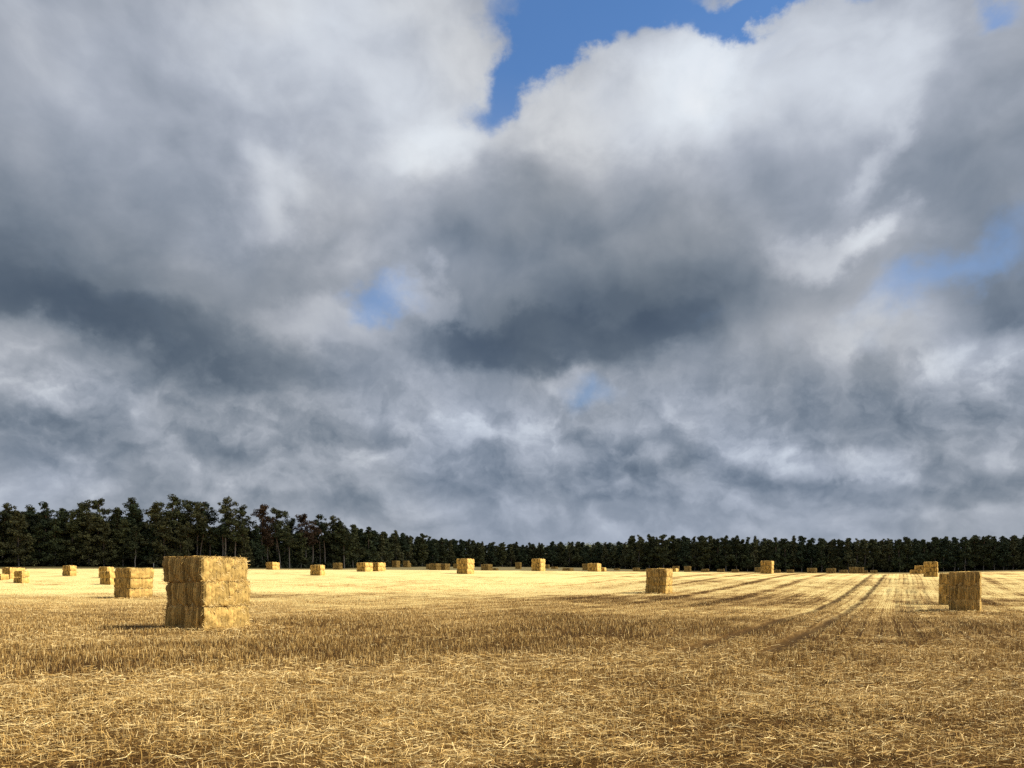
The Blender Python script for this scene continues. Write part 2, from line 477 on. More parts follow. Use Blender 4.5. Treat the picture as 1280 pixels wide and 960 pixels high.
v = T.math('ADD', v, T.math('MULTIPLY', T.math('SUBTRACT', n_strand, .5), 0.35))
v = T.math('ADD', v, T.math('MULTIPLY', T.math('SUBTRACT', n_mid, .5), 0.30))
v = T.math('SUBTRACT', v, T.math('MULTIPLY', drill, 0.30))
v = T.math('ADD', v, T.math('MULTIPLY', w_b, 0.05))
c_field = T.ramp(v, [(0.0, (0.045, 0.022, 0.006)), (0.22, (0.115, 0.062, 0.018)), (0.45, (0.31, 0.200, 0.075)),
                     (0.70, (0.53, 0.390, 0.160)), (1.0, (0.59, 0.475, 0.21))])
c_field = T.mix(trk, c_field, T.mix(n_fine, (0.022, 0.012, 0.004), (0.10, 0.056, 0.019)))
c_field = T.mix(grs, c_field, T.mix(n_mid, (0.10, 0.09, 0.03), (0.20, 0.15, 0.06)))
T.set(pb.inputs['Base Color'], c_field)
pb.inputs['Roughness'].default_value = 0.85
pb.inputs['Specular IOR Level'].default_value = 0.04
bmp = T.node('ShaderNodeBump'); bmp.inputs['Strength'].default_value = 0.8; bmp.inputs['Distance'].default_value = 0.06
T.set(bmp.inputs['Height'], T.math('ADD', n_fine, T.math('MULTIPLY', n_strand, 0.6)))
T.l.new(bmp.outputs[0], pb.inputs['Normal'])

# --- one sheet of ground, fine in front of the camera and reaching the horizon all round
ang = np.concatenate([np.linspace(-R(180), -R(48), 40, endpoint=False), np.linspace(-R(48), R(48), 760, endpoint=False), np.linspace(R(48), R(180), 40, endpoint=False)])
rad = np.concatenate([[0.6, 2.0, 3.5], np.geomspace(5.0, 520, 470), np.geomspace(560, 6000, 14)])
A, RR = np.meshgrid(ang, rad)
gx, gy = (RR * np.sin(A)).ravel(), (RR * np.cos(A)).ravel()
g_row, g_trk, g_lit = field_maps(gx, gy)
gz = ground_z(gx, gy) - 0.11 * g_trk
edge_depth_px = np.array([-900, -150, 0, 100, 200, 300, 380, 430, 470, 520, 580, 640, 700, 760, 800, 900, 1000, 1100, 1200, 1300, 1450, 2200], float)
edge_depth = np.array([215, 215, 220, 224, 226, 232, 246, 262, 300, 355, 415, 450, 455, 430, 402, 392, 390, 382, 372, 362, 352, 350], float)
def wood_depth(px):
    return np.interp(px, edge_depth_px, edge_depth)
g_px = CX + F_PX * gx / np.maximum(gy, 1)
wd = wood_depth(g_px)
g_grass = smooth(gy, wd - 24, wd - 12)
g_grass = np.where(g_px < 420, g_grass, smooth(gy, wd - 8, wd))
nr, na = len(rad), len(ang)
i, j = np.meshgrid(np.arange(nr - 1), np.arange(na), indexing='ij')
jn = (j + 1) % na
f = np.stack([i * na + j, i * na + jn, (i + 1) * na + jn, (i + 1) * na + j], -1).reshape(-1, 4)[:, ::-1]
gv = np.stack([gx, gy, gz], -1)
cap = np.array([[k, (k + 1) % na, len(gv)] for k in range(na)])[:, ::-1]
gv = np.vstack([gv, [[0, 0, 0]]])
ext = lambda a: np.append(a, a[0])
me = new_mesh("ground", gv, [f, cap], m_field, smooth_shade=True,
              attrs={'row': ext(g_row), 'track': ext(g_trk), 'litter_sun_tone': ext(g_lit * (.42 + .58 * smooth(gy, 18, 72))), 'grass': ext(g_grass)})  # ground tone also lowered near the camera, between the stalks
tag(link("ground", me), kind='structure')
# ------------------------------------------------------------------ standing stubble and loose straw (nobody could count it)
m_straw, T, pb = material("straw stalks")
ca = attr(T, 'Col', 'Color')
T.set(pb.inputs['Base Color'], ca)
pb.inputs['Roughness'].default_value = 0.6
pb.inputs['Specular IOR Level'].default_value = 0.12

def ribbon(p0, p1, p2, wvec, taper=0.6):
    """strips of two quads from p0 over p1 to p2 with half-width vectors"""
    n = len(p0)
    V = np.stack([p0 - wvec, p0 + wvec, p1 - wvec * .9, p1 + wvec * .9, p2 - wvec * taper, p2 + wvec * taper], 1).reshape(-1, 3)
    b = np.arange(n)[:, None] * 6
    F = np.concatenate([b + np.array([0, 1, 3, 2]), b + np.array([2, 3, 5, 4])], 0)
    return V, F

def straw_colour(n, lit, rg, yy):
    """stalk colours: weathered brown through gold to pale"""
    t = np.clip(rg.normal(0.43, 0.33, n) + (lit - 0.5) * 0.40 + .16 * smooth(yy, 30, 90), 0, 1)[:, None]  # paler with distance, carrying the sunlit strip into the stalk colour
    dark, mid, pale = np.array([.15, .074, .017]), np.array([.47, .295, .092]), np.array([.78, .60, .29])
    c = np.where(t < .5, dark + (mid - dark) * t * 2, mid + (pale - mid) * (t - .5) * 2)
    return c * rg.uniform(.85, 1.12, (n, 1))

def scatter(n, y0, y1, rg, power=1.0, margin=0.86):
    y = y0 + (y1 - y0) * rg.random(n) ** power
    x = (rg.random(n) * 2 - 1) * (margin * y + 4.0)
    return x, y

V_all, F_all, C_all = [], [], []
def add(V, F, C6):
    off = sum(len(v) for v in V_all)
    V_all.append(V); F_all.append(F + off); C_all.append(C6)

def stand(n, y0, y1, width, hgt, seed, lean=0.22, keep_bias=0.0, power=0.8):
    rg = np.random.default_rng(seed)
    x, y = scatter(n, y0, y1, rg, power)
    row, tr, lit = field_maps(x, y)
    # pull the stalks on to their drill rows
    k = 0.155
    off = (np.round(row / k) * k - row) * 0.75
    gxr = (field_maps(x + .05, y)[0] - row) / .05; gyr = (field_maps(x, y + .05)[0] - row) / .05
    x = x + off * np.clip(gxr, -1, 1); y = y + off * np.clip(gyr, -1, 1)
    tall = 1 - 0.45 * smooth(lit, 0.55, 0.95)
    keep = (tr < .22 * rg.random(n) + .10) & (rg.random(n) < 0.45 + 0.55 * smooth(vnoise(x, y, 0.7, 21) + .6 * vnoise(x, y, 2.1, 22), -.8, .5)) 
    keep &= rg.random(n) < smooth(y, 6.2, 12) * .6 + .4
    x, y, lit, tall = x[keep], y[keep], lit[keep], tall[keep]; n = len(x)
    z = ground_z(x, y) - 0.02
    h = hgt * tall * rg.uniform(.5, 1.25, n)
    a = rg.random(n) * 2 * np.pi
    ln = np.abs(rg.normal(0, lean, n)) + (rg.random(n) < .12) * rg.uniform(.3, 1.0, n)
    d = np.stack([np.cos(a) * np.sin(ln), np.sin(a) * np.sin(ln), np.cos(ln)], -1)
    p0 = np.stack([x, y, z], -1)
    p1 = p0 + d * (h * .55)[:, None]
    bend = np.stack([rg.normal(0, .12, n), rg.normal(0, .12, n), np.zeros(n)], -1)
    p2 = p1 + (d + bend) * (h * .45)[:, None]
    yaw = rg.random(n) * np.pi
    w = np.stack([np.cos(yaw), np.sin(yaw), np.zeros(n)], -1) * (width * rg.uniform(.6, 1.3, n) / 2)[:, None]
    V, F = ribbon(p0, p1, p2, w, .8)
    c = straw_colour(n, lit, rg, y)
    foot = 0.72                       # stalk colour is darker at the foot than at the tip
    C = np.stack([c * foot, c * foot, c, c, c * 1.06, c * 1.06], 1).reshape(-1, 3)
    add(V, F, C)

def lie(n, y0, y1, width, length, seed, zmax, power=0.8, need=0.35):
    rg = np.random.default_rng(seed)
    x, y = scatter(n, y0, y1, rg, power)
    row, tr, lit = field_maps(x, y)
    clump = vnoise(x, y, 1.1, 31) + .6 * vnoise(x, y, 3.1, 32)
    keep = rg.random(n) < np.clip((lit - need) * 2.2, 0.05, 1) * (0.45 + .55 * smooth(clump, -.7, .6))
    keep &= (tr < .35) | (rg.random(n) < .10)
    keep &= rg.random(n) < .55 + .45 * smooth(y + .5 * vnoise(x, y, .8, 11), 6.8, 7.6)
    x, y, lit = x[keep], y[keep], lit[keep]; n = len(x)
    L = length * rg.uniform(.35, 1.4, n)
    a = rg.random(n) * np.pi * 2
    a = np.where(rg.random(n) < .40, rg.normal(0, .55, n) + np.pi * (rg.random(n) < .5), a)   # most lie along the swath
    pit = rg.normal(0, .22, n)
    d = np.stack([np.cos(a) * np.cos(pit), np.sin(a) * np.cos(pit), np.sin(pit)], -1)
    mid = np.stack([x, y, ground_z(x, y) + .008 + zmax * rg.random(n) ** 1.6], -1)
    sag = np.stack([rg.normal(0, .09, n), rg.normal(0, .09, n), rg.normal(0.01, .06, n)], -1) * L[:, None]
    p0, p2 = mid - d * (L / 2)[:, None], mid + d * (L / 2)[:, None]
    side = np.stack([-np.sin(a), np.cos(a), rg.normal(0, .6, n)], -1)
    side /= np.linalg.norm(side, axis=1)[:, None]
    w = side * (width * rg.uniform(.6, 1.4, n) / 2)[:, None]
    V, F = ribbon(p0, mid + sag, p2, w, .8)
    c = straw_colour(n, lit + .12, rg, y)
    add(V, F, np.repeat(c, 6, axis=0))

stand(56700, 5.6, 12, .0060, .13, 1, lean=.32)
stand(92000, 12, 22, .0070, .14, 2)
stand(138000, 22, 40, .0100, .135, 3)
stand(138000, 40, 68, .0160, .125, 4)
stand(103499, 68, 112, .0280, .12, 5)
lie(81000, 5.4, 12, .0058, .17, 11, .09, need=.02)
lie(3375, 5.4, 14, .0060, .38, 15, .10, need=.15)
lie(94500, 5.4, 14, .0060, .06, 16, .05, need=.0)
lie(80500, 12, 24, .0085, .20, 12, .09, need=.20)
lie(46000, 24, 48, .013, .28, 13, .09, need=.38)
def spill(px, py, r, n, width, length, seed):
    """loose straw that has fallen round the foot of a stack"""
    rg = np.random.default_rng(seed)
    cx, cy = hit(px, py); cy += 1.3
    a = rg.random(n) * 2 * np.pi; d = r * (.45 + .75 * rg.random(n) ** 1.5)
    x, y = cx + np.cos(a) * d, cy + np.sin(a) * d
    L = length * rg.uniform(.4, 1.3, n); b = rg.random(n) * 2 * np.pi; pit = rg.normal(0, .25, n)
    dr = np.stack([np.cos(b) * np.cos(pit), np.sin(b) * np.cos(pit), np.sin(pit)], -1)
    mid = np.stack([x, y, ground_z(x, y) + .03 + .13 * rg.random(n) * np.clip(1.6 - d / r, 0, 1)], -1)
    side = np.stack([-np.sin(b), np.cos(b), rg.normal(0, .6, n)], -1); side /= np.linalg.norm(side, axis=1)[:, None]
    V, F = ribbon(mid - dr * (L / 2)[:, None], mid + rg.normal(0, .06, (n, 3)) * L[:, None], mid + dr * (L / 2)[:, None], side * (width / 2), .8)
    add(V, F, np.repeat(straw_colour(n, np.full(n, .7), rg, y), 6, axis=0))
spill(259, 789, 2.1, 2600, .012, .26, 61)
spill(1206, 765.5, 1.9, 1500, .020, .30, 62)
spill(167, 748, 2.1, 900, .028, .32, 63)
spill(824, 742.5, 2.1, 900, .030, .32, 64)
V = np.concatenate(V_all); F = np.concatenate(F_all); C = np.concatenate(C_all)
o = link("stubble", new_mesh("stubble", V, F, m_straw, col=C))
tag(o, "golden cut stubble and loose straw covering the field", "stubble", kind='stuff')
# ------------------------------------------------------------------ big square straw bales
BL, BW, BH = 2.15, 1.07, 0.90
m_bale, T, pb = material("packed straw")
ca = attr(T, 'Col', 'Color')
obj_co = T.node('ShaderNodeTexCoord').outputs['Object']
st_v = T.noise(T.mapping(obj_co, scale=(14, 14, 3.0)), 2.6, 5, 0.62)
st_f = T.noise(obj_co, 16.0, 4, 0.65)
tone = T.math('ADD', T.math('MULTIPLY', st_v, .6), T.math('MULTIPLY', st_f, .4))
T.set(pb.inputs['Base Color'], T.mix(1.0, ca, T.ramp(tone, [(0.30, (.30, .24, .18)), (0.47, (.86, .83, .78)), (0.62, (1.12, 1.10, 1.06)), (0.75, (1.3, 1.28, 1.2))]), 'MULTIPLY'))
pb.inputs['Roughness'].default_value = 0.75
pb.inputs['Specular IOR Level'].default_value = 0.08
bmp = T.node('ShaderNodeBump'); bmp.inputs['Strength'].default_value = 0.9; bmp.inputs['Distance'].default_value = 0.03
T.set(bmp.inputs['Height'], tone); T.l.new(bmp.outputs[0], pb.inputs['Normal'])

def bale_body(seed, step):
    """rounded box with flakes on the long sides, tufted ends and a sagging outline"""
    rg = np.random.default_rng(seed)
    n = [max(3, int(round(s / step))) for s in (BL, BW, BH)]
    half = np.array([BL, BW, BH]) / 2
    verts, faces, nrm = [], [], []
    off = 0
    for ax in range(3):
        u, v = [(1, 2), (0, 2), (0, 1)][ax]
        for s in (-1, 1):
            a, b = np.meshgrid(np.linspace(-1, 1, n[u] + 1), np.linspace(-1, 1, n[v] + 1), indexing='ij')
            p = np.zeros((a.size, 3)); p[:, u] = a.ravel() * half[u]; p[:, v] = b.ravel() * half[v]; p[:, ax] = s * half[ax]
            nn = np.zeros_like(p); nn[:, ax] = s
            ii, jj = np.meshgrid(np.arange(n[u]), np.arange(n[v]), indexing='ij')
            w = n[v] + 1
            q = np.stack([ii * w + jj, (ii + 1) * w + jj, (ii + 1) * w + jj + 1, ii * w + jj + 1], -1).reshape(-1, 4) + off
            flip = (s < 0) != (ax == 1)
            faces.append(q[:, ::-1] if flip else q)
            verts.append(p); nrm.append(nn); off += len(p)
    P_ = np.concatenate(verts); Nn = np.concatenate(nrm); Fq = np.concatenate(faces)
    # rounded edges
    r = 0.085
    core = np.clip(P_, -(half - r), half - r)
    d = P_ - core; ln = np.linalg.norm(d, axis=1, keepdims=True)
    P_ = core + d / np.maximum(ln, 1e-6) * r
    nd = d / np.maximum(ln, 1e-6)
    x, y, z = P_.T
    # flake joints across the bale
    cuts = np.cumsum(rg.uniform(.075, .15, 26)) - half[0] - .05
    gap = np.min(np.abs(x[:, None] + 0.02 * np.sin(z[:, None] * 5 + seed) - cuts[None, :]), axis=1)
    groove = np.exp(-(gap / .016) ** 2) * np.abs(nd[:, 1])
    lump = (.042 * vnoise(x * 1.0 + y, z + seed * 3.1, 3.1, seed) + .030 * vnoise(x + z, y - seed, 5.0, seed + 1)
            + .016 * vnoise(x - z, y + z + seed, 13.0, seed + 2))
    # strings bite into the ends and the top
    bite = np.zeros_like(x)
    for sy in (-.40, -.24, -.08, .08, .24, .40):
        bite += np.exp(-((y - sy * BW) / .022) ** 2) * (np.abs(nd[:, 0]) + .6 * np.abs(nd[:, 2]))
    disp = lump + .055 * (1 - (2 * z / BH) ** 2) * np.abs(nd[:, 1]) - .05 * groove - .022 * bite + .05 * (1 - (2 * z / BH) ** 2) * np.abs(nd[:, 0])
    P_ = P_ + nd * disp[:, None]
    P_[:, 2] += half[2]
    P_[:, 2] = np.where(P_[:, 2] < .03, np.maximum(P_[:, 2], 0.0), P_[:, 2])
    # each flake has weathered its own way
    fl = np.searchsorted(cuts, x + 0.02 * np.sin(z * 5 + seed))
    flake_tone = 1 + (rg.uniform(-.50, .35, len(cuts) + 2)[fl]) * np.abs(nd[:, 1]) + .25 * vnoise(x * 9, z * 1.6 + seed, 1.0, seed + 7) * np.abs(nd[:, 1])
    patch = 1 + .28 * vnoise(y + x, z * 1.3 + seed, 4.0, seed + 9) * (1 - np.abs(nd[:, 1]))
    base = np.array([.52, .35, .115])
    k = (1 - .85 * groove - .25 * np.clip(bite, 0, 1) + 9 * np.clip(lump, -.04, .03) * .4)[:, None]  # dark joints; hollows and string bites also shaded in colour
    c = base * np.clip(k, .25, 1.25) * flake_tone[:, None] * patch[:, None] * rg.uniform(.94, 1.06, (len(P_), 1))
    return P_, Fq, c, nd

def bale_tufts(seed, count, wid, lng, loose=1.0):
    """loose straw sticking out of every face: upright on the flaked sides, all ways on the cut ends"""
    rg = np.random.default_rng(seed + 500)
    half = np.array([BL, BW, BH]) / 2
    area = np.array([BW * BH, BL * BH, BL * BW * .8])
    ax = rng_choice(rg, area / area.sum(), count)
    s = np.where(rg.random(count) < .5, -1.0, 1.0)
    s = np.where(ax == 2, np.where(rg.random(count) < .85, 1.0, -1.0), s)
    p = (rg.random((count, 3)) * 2 - 1) * (half - .02)
    p[np.arange(count), ax] = s * (half[ax] - .012)
    n = np.zeros((count, 3)); n[np.arange(count), ax] = s
    t = rg.normal(0, 1, (count, 3))
    t[ax == 1] *= np.array([.22, .1, 1.0])          # flaked long sides: straw hangs upright
    t[ax == 0] *= np.array([.3, .8, .8])
    t[ax == 2] *= np.array([.8, .8, .15])
    t -= n * np.sum(t * n, 1, keepdims=True)
    t /= np.linalg.norm(t, axis=1, keepdims=True) + 1e-9
    out = np.abs(rg.normal(0, .16, count)) * loose + (rg.random(count) < .07 * loose) * rg.uniform(.2, 1.0, count)
    d = t + n * np.where(ax == 2, out * .4, out)[:, None]; d /= np.linalg.norm(d, axis=1, keepdims=True)
    L = lng * rg.uniform(.4, 1.3, count)
    p0 = p - d * (L * .25)[:, None] + n * .004
    p1 = p + d * (L * .3)[:, None] + n * (.012 * rg.random(count))[:, None]
    p2 = p1 + (d + rg.normal(0, .18, (count, 3))) * (L * .45)[:, None]
    w = np.cross(d, n); w /= np.linalg.norm(w, axis=1, keepdims=True) + 1e-9
    w = w * (wid * rg.uniform(.5, 1.3, count) / 2)[:, None]
    V, F = ribbon(p0, p1, p2, w, .5)
    V[:, 2] = np.maximum(V[:, 2] + half[2], .01)
    over = np.maximum(V[:, 2] - BH - .01, 0)
    V[:, 2] -= over * np.repeat(np.where(rg.random(count) < .06, .3, .85), 6)     # pressed flat on top, few stalks stand up
    tt = np.clip(rg.normal(.50, .25, count), 0, 1)[:, None]
    c = np.where(tt < .5, np.array([.16, .085, .022]) * (1 - 2 * tt) + np.array([.50, .335, .11]) * 2 * tt,
                 np.array([.50, .335, .11]) * (2 - 2 * tt) + np.array([.76, .58, .28]) * (2 * tt - 1))
    # tufts on one flake share its tone; the cut ends are mottled
    side_t = 1 + .55 * vnoise(p[:, 0] * 11, p[:, 2] * 1.4 + seed, 1.0, seed + 7)
    end_t = 1 + .42 * vnoise(p[:, 1] * 5, p[:, 2] * 6 + seed, 1.0, seed + 8)
    c = c * np.where(ax == 1, side_t, np.where(ax == 0, end_t, 1.0))[:, None]
    return V, F, np.repeat(c, 6, axis=0)

def rng_choice(rg, prob, n):
    return np.searchsorted(np.cumsum(prob), rg.random(n)).clip(0, len(prob) - 1)

def bale_meshes(seed, step, count, wid, lng):
    P_, Fq, c, _ = bale_body(seed, step)
    body = new_mesh("packed_body", P_, Fq, m_bale, col=c, smooth_shade=False)
    V, F, C = bale_tufts(seed, count, wid, lng, (.65 if step < .05 else (.5 if step < .1 else .3)))
    if step > .1:            # far bales are a few pixels each: one mesh
        me = new_mesh("straw_bale", np.concatenate([P_, V]), [Fq, F + len(P_)], m_bale, col=np.concatenate([c, C]))
        return me, None
    fuzz = new_mesh("loose_straw", V, F, m_straw, col=C)
    return body, fuzz

near_set = [bale_meshes(k, .035, 4600, .020, .24) for k in (1, 2, 3, 4)]
mid_set = [bale_meshes(k, .07, 1500, .034, .26) for k in (11, 12, 13)]
far_set = [bale_meshes(k, .13, 340, .075, .30) for k in (21, 22, 23)]

ROT = R(-29.0)
ax_x = np.array([math.cos(ROT), math.sin(ROT)]); ax_y = np.array([-math.sin(ROT), math.cos(ROT)])
brg = random.Random(4)
all_bales = []

def put_bale(x, y, z, rz, meshes, label, group):
    root = link("straw_bale", meshes[0])
    root.location = (x, y, z); root.rotation_euler = (0, 0, rz)
    tag(root, label, "straw bale", group)
    if meshes[1] is not None: link("loose_straw", meshes[1], root)
    all_bales.append((root, label))
    return root

LAYER = {1: ["only"], 2: ["lower", "upper"], 3: ["bottom", "middle", "top"]}
def stack(px, base_py, where, layers=3, cols=2, depth=None, kinds=far_set, group=None, shift=None, miss=(), scale=1.0, turn=0.0):
    """a stack of bales: px is the middle of its foot, base_py the row of its nearest bottom corner (or depth in m)"""
    if depth is None:
        hx, hy = hit(px, base_py)
        near = (BL * abs(ax_x[1]) + BW * cols * abs(ax_y[1])) / 2 * .85
        depth = hy + near
    x0, y0 = (px - CX) / F_PX * depth, depth
    zb = min(float(ground_z(x0 + sx, y0 + sy)) for sx in (-.9, .9) for sy in (-.9, .9)) - .02
    for ly in range(layers):
        for c in range(cols):
            if (ly, c) in miss: continue
            oy = (c - (cols - 1) / 2) * (BW + .015) * (scale[1] if isinstance(scale, tuple) else 1)
            ox = brg.uniform(-.03, .03)
            if shift: ox += shift[ly][0]; oy += shift[ly][1]
            x = x0 + ox * ax_x[0] + oy * ax_y[0]; y = y0 + ox * ax_x[1] + oy * ax_y[1]
            ms = kinds[brg.randrange(len(kinds))]
            rz = ROT + R(turn) + R(brg.uniform(-1.2, 1.2)) + (math.pi if brg.random() < .5 else 0)
            lay = LAYER[layers][ly]
            side = "" if cols == 1 else ("front " if c == 0 else "rear ")
            if layers == 1:
                lab = f"{side}straw bale {where}"
            else:
                lab = f"{side}{lay} bale {where}"
            b = put_bale(x, y, zb + ly * (BH - .03), rz, ms, lab.strip(), group)
            b.scale = scale if isinstance(scale, tuple) else (scale,) * 3
    return x0, y0, zb

G1 = "bales of the big near stack"
stack(260, 789, "of the big shaggy stack nearest the camera", 3, 2, kinds=near_set, group=G1,
      shift=[(.02, .0), (.02, .03), (-.10, -.01)], scale=(.935, .935, 1.0))
stack(167, 748, "of the stack behind and left of the nearest one", 3, 2, kinds=mid_set, group="bales of the sunlit stack on the left",
      shift=[(-.06, 0), (0, .02), (.06, .05)])
stack(824, 742.5, "of the lone stack mid field, right of centre", 3, 2, kinds=mid_set, group="bales of the mid field stack",
      shift=[(-.02, 0), (0, 0), (.03, .03)])
stack(1206, 765.5, "of the darker front stack on the right", 3, 2, kinds=near_set, group="bales of the right front stack", scale=(.78, .80, 1.0), turn=-6)
stack(1188, None, "of the stack half hidden behind the right front one", 3, 2, depth=64, kinds=mid_set, group="bales of the right rear stack", scale=(.72, .8, 1.0))
GF = "far bales scattered over the stubble field"
stack(136, 731, "of the narrow column left of the sunlit stack", 2, 1, group=GF)
stack(133, 722.5, "of the pair behind the narrow left column", 2, 1, group=GF)
stack(17, 724, "of the far left stack by the frame edge", 2, 2, group=GF)
stack(27, 729, "of the small column at the far left edge", 2, 1, group=GF, scale=.9)
stack(1, 725, "cut by the left frame edge", 1, 1, group=GF)
stack(87, 720, "of the stack between left edge and narrow column", 2, 1, group=GF)
stack(341, 713, "of the stack just right of the big near one", 2, 2, depth=182, group=GF)
stack(397, 719, "of the stack in front of the far left rise", 2, 1, depth=127, group=GF)
stack(422, 711, "of the reddish stack at the foot of the pines", 2, 1, depth=196, group=GF)
stack(456, 717, "of the left one of two adjoining far stacks", 2, 2, depth=150, group=GF)
stack(472, 717, "of the right one of two adjoining far stacks", 2, 2, depth=153, group=GF)
stack(495, None, "of the left dim stack before the dark wood", 3, 2, depth=296, group=GF)
stack(509, None, "of the right dim stack before the dark wood", 3, 2, depth=302, group=GF, miss=((2, 1),))
stack(537, None, "peeping out left of the twin dim stacks", 2, 1, depth=262, group=GF)
stack(544, None, "of the left twin dim stack on the crest", 2, 2, depth=198, group=GF)
stack(555, None, "of the right twin dim stack on the crest", 2, 2, depth=200, group=GF)
stack(570.5, None, "small and dark left of the tall central stack", 2, 1, depth=290, group=GF)
stack(582, 716, "of the tall bright stack left of centre", 3, 2, depth=133, group=GF)
stack(608.5, None, "of the squat stack right of the tall central one", 2, 2, depth=203, group=GF)
stack(618, None, "lying low right of the squat central stack", 1, 1, depth=222, group=GF)
stack(648, None, "of the dim column left of the tall centre stack", 3, 1, depth=300, group=GF)
stack(673, 714, "of the tall bright stack at the centre", 3, 2, depth=166, group=GF)
stack(683.5, None, "tiny behind the tall centre stack", 2, 1, depth=330, group=GF)
stack(693, None, "low in the grass right of the centre stack", 1, 2, depth=320, group=GF)
stack(710, None, "alone on the crest right of centre", 1, 2, depth=196, group=GF)
stack(732, None, "of the dim column behind the crest stack", 3, 1, depth=290, group=GF)
stack(743, 714.5, "of the bright crest stack right of centre", 2, 2, depth=164, group=GF)
stack(751, None, "leaning against the bright crest stack", 1, 1, depth=167, group=GF)
stack(771, None, "tiny on the far field right of centre", 1, 1, depth=330, group=GF)
stack(796, None, "of the dim pile left of the lone stack", 2, 2, depth=265, group=GF, miss=((1, 1),))
stack(804, None, "low on the crest left of the lone stack", 1, 2, depth=215, group=GF)
stack(841, None, "sunlit just behind the lone stack", 1, 2, depth=182, group=GF)
stack(845, None, "of the dim stack behind the lone stack", 3, 1, depth=275, group=GF)
stack(859.5, None, "of the thin dim column right of the lone stack", 3, 1, depth=262, group=GF)
stack(882, None, "of the low pile on the right crest", 2, 2, depth=236, group=GF, miss=((1, 1),))
stack(901, None, "in the middle of three low crest piles", 2, 1, depth=246, group=GF)
stack(919, None, "of the last of three low crest piles", 2, 1, depth=248, group=GF)
stack(949, None, "of the small dim stack beside the tall crest one", 2, 1, depth=205, group=GF)
stack(959, 716, "of the tall bright stack on the right crest", 3, 2, depth=157, group=GF)
stack(971, None, "peeping over the crest by the tall right stack", 2, 1, depth=255, group=GF)
stack(988, None, "barely showing over the crest right of centre", 2, 2, depth=275, group=GF)
stack(1015, None, "of the first pale stack sunk behind the crest", 2, 2, depth=207, group=GF)
stack(1039, None, "of the second pale stack sunk behind the crest", 2, 2, depth=207, group=GF, miss=())
stack(1054.5, None, "of the grey stack left of the wheel tracks", 2, 2, depth=232, group=GF)
stack(1066.5, None, "of the left grey stack at the wheel tracks", 3, 1, depth=232, group=GF)
stack(1074.5, None, "of the right grey stack at the wheel tracks", 3, 1, depth=234, group=GF)
stack(1080, None, "tiny at the top of the wheel tracks", 2, 1, depth=255, group=GF)
stack(1092, None, "barely showing between the wheel tracks", 2, 2, depth=270, group=GF, miss=((1, 0),))
stack(1163.5, 720, "of the tall stack above the right pair", 3, 2, depth=133, group="bales of the tall right crest stack", scale=.95)
stack(1151, None, "of the stepped pile behind the tall right stack", 2, 1, depth=160, group=GF)
stack(1145, None, "forming the lower step of the stepped right pile", 1, 1, depth=160, group=GF)
# ------------------------------------------------------------------ pines of the wood's edge
m_bark, T, pb = material("pine bark")
geo_o = T.node('ShaderNodeTexCoord').outputs['Object']
nb = T.noise(T.mapping(geo_o, scale=(3, 3, .6)), 2.0, 4, .6)
hz = T.node('ShaderNodeSeparateXYZ'); T.set(hz.inputs[0], geo_o)
up = T.remap(hz.outputs[2], 5, 13)
T.set(pb.inputs['Base Color'], T.mix(up, T.mix(nb, (.10, .085, .07), (.30, .27, .24)), T.mix(nb, (.12, .065, .035), (.26, .15, .085))))
pb.inputs['Roughness'].default_value = .9
m_leaf, T, pb = material("pine needles")
T.set(pb.inputs['Base Color'], attr(T, 'Col', 'Color'))
pb.inputs['Roughness'].default_value = .7
pb.inputs['Specular IOR Level'].default_value = .2

def tube(pts, rads, sides=6):
    pts = np.asarray(pts, float); n = len(pts)
    V = []
    for k in range(n):
        d = pts[min(k + 1, n - 1)] - pts[max(k - 1, 0)]
        d /= np.linalg.norm(d) + 1e-9
        a = np.cross(d, [0.31, 0.77, 0.12]); a /= np.linalg.norm(a) + 1e-9
        b = np.cross(d, a)
        th = np.arange(sides) * 2 * np.pi / sides
        V.append(pts[k] + rads[k] * (np.cos(th)[:, None] * a + np.sin(th)[:, None] * b))
    V = np.concatenate(V)
    F = []
    for k in range(n - 1):
        for s in range(sides):
            s2 = (s + 1) % sides
            F.append((k * sides + s, k * sides + s2, (k + 1) * sides + s2, (k + 1) * sides + s))
    return V, np.array(F)

def leaf_clump(c, rad, flat, n, size, rg, col):
    """needle tufts through the volume of one flattened, ragged clump"""
    d = rg.normal(0, 1, (n, 3)); d /= np.linalg.norm(d, axis=1, keepdims=True)
    p = d * (rg.random((n, 1)) ** .45) * rad
    p[:, 2] *= flat
    p[:, 2] -= .12 * (p[:, 0] ** 2 + p[:, 1] ** 2) / max(rad, .1) * .5
    p += c
    nrm = d * .6 + rg.normal(0, .5, (n, 3)) + np.array([0, 0, .7])
    nrm /= np.linalg.norm(nrm, axis=1, keepdims=True)
    a = np.cross(nrm, rg.normal(0, 1, (n, 3))); a /= np.linalg.norm(a, axis=1, keepdims=True) + 1e-9
    b = np.cross(nrm, a)
    s = (size * rg.uniform(.5, 1.3, n))[:, None]
    V = np.stack([p - a * s, p - b * s * .45, p + a * s, p + b * s * .45], 1).reshape(-1, 3)
    F = np.arange(n)[:, None] * 4 + np.arange(4)
    cc = np.repeat(col * rg.uniform(.6, 1.35, (n, 1)), 4, axis=0)
    return V, F, cc

class Builder:
    def __init__(self): self.V, self.F, self.C, self.n = [], [], [], 0
    def add(self, V, F, C=None):
        self.V.append(V); self.F.append(F + self.n); self.n += len(V)
        if C is not None: self.C.append(C)
    def get(self):
        return np.concatenate(self.V), np.concatenate(self.F), (np.concatenate(self.C) if self.C else None)

GREENS = [1.25 * np.array(c) for c in ((.052, .064, .026), (.070, .076, .030), (.042, .057, .028), (.082, .082, .034), (.048, .055, .023))]
RUSTY = np.array((.085, .052, .030))

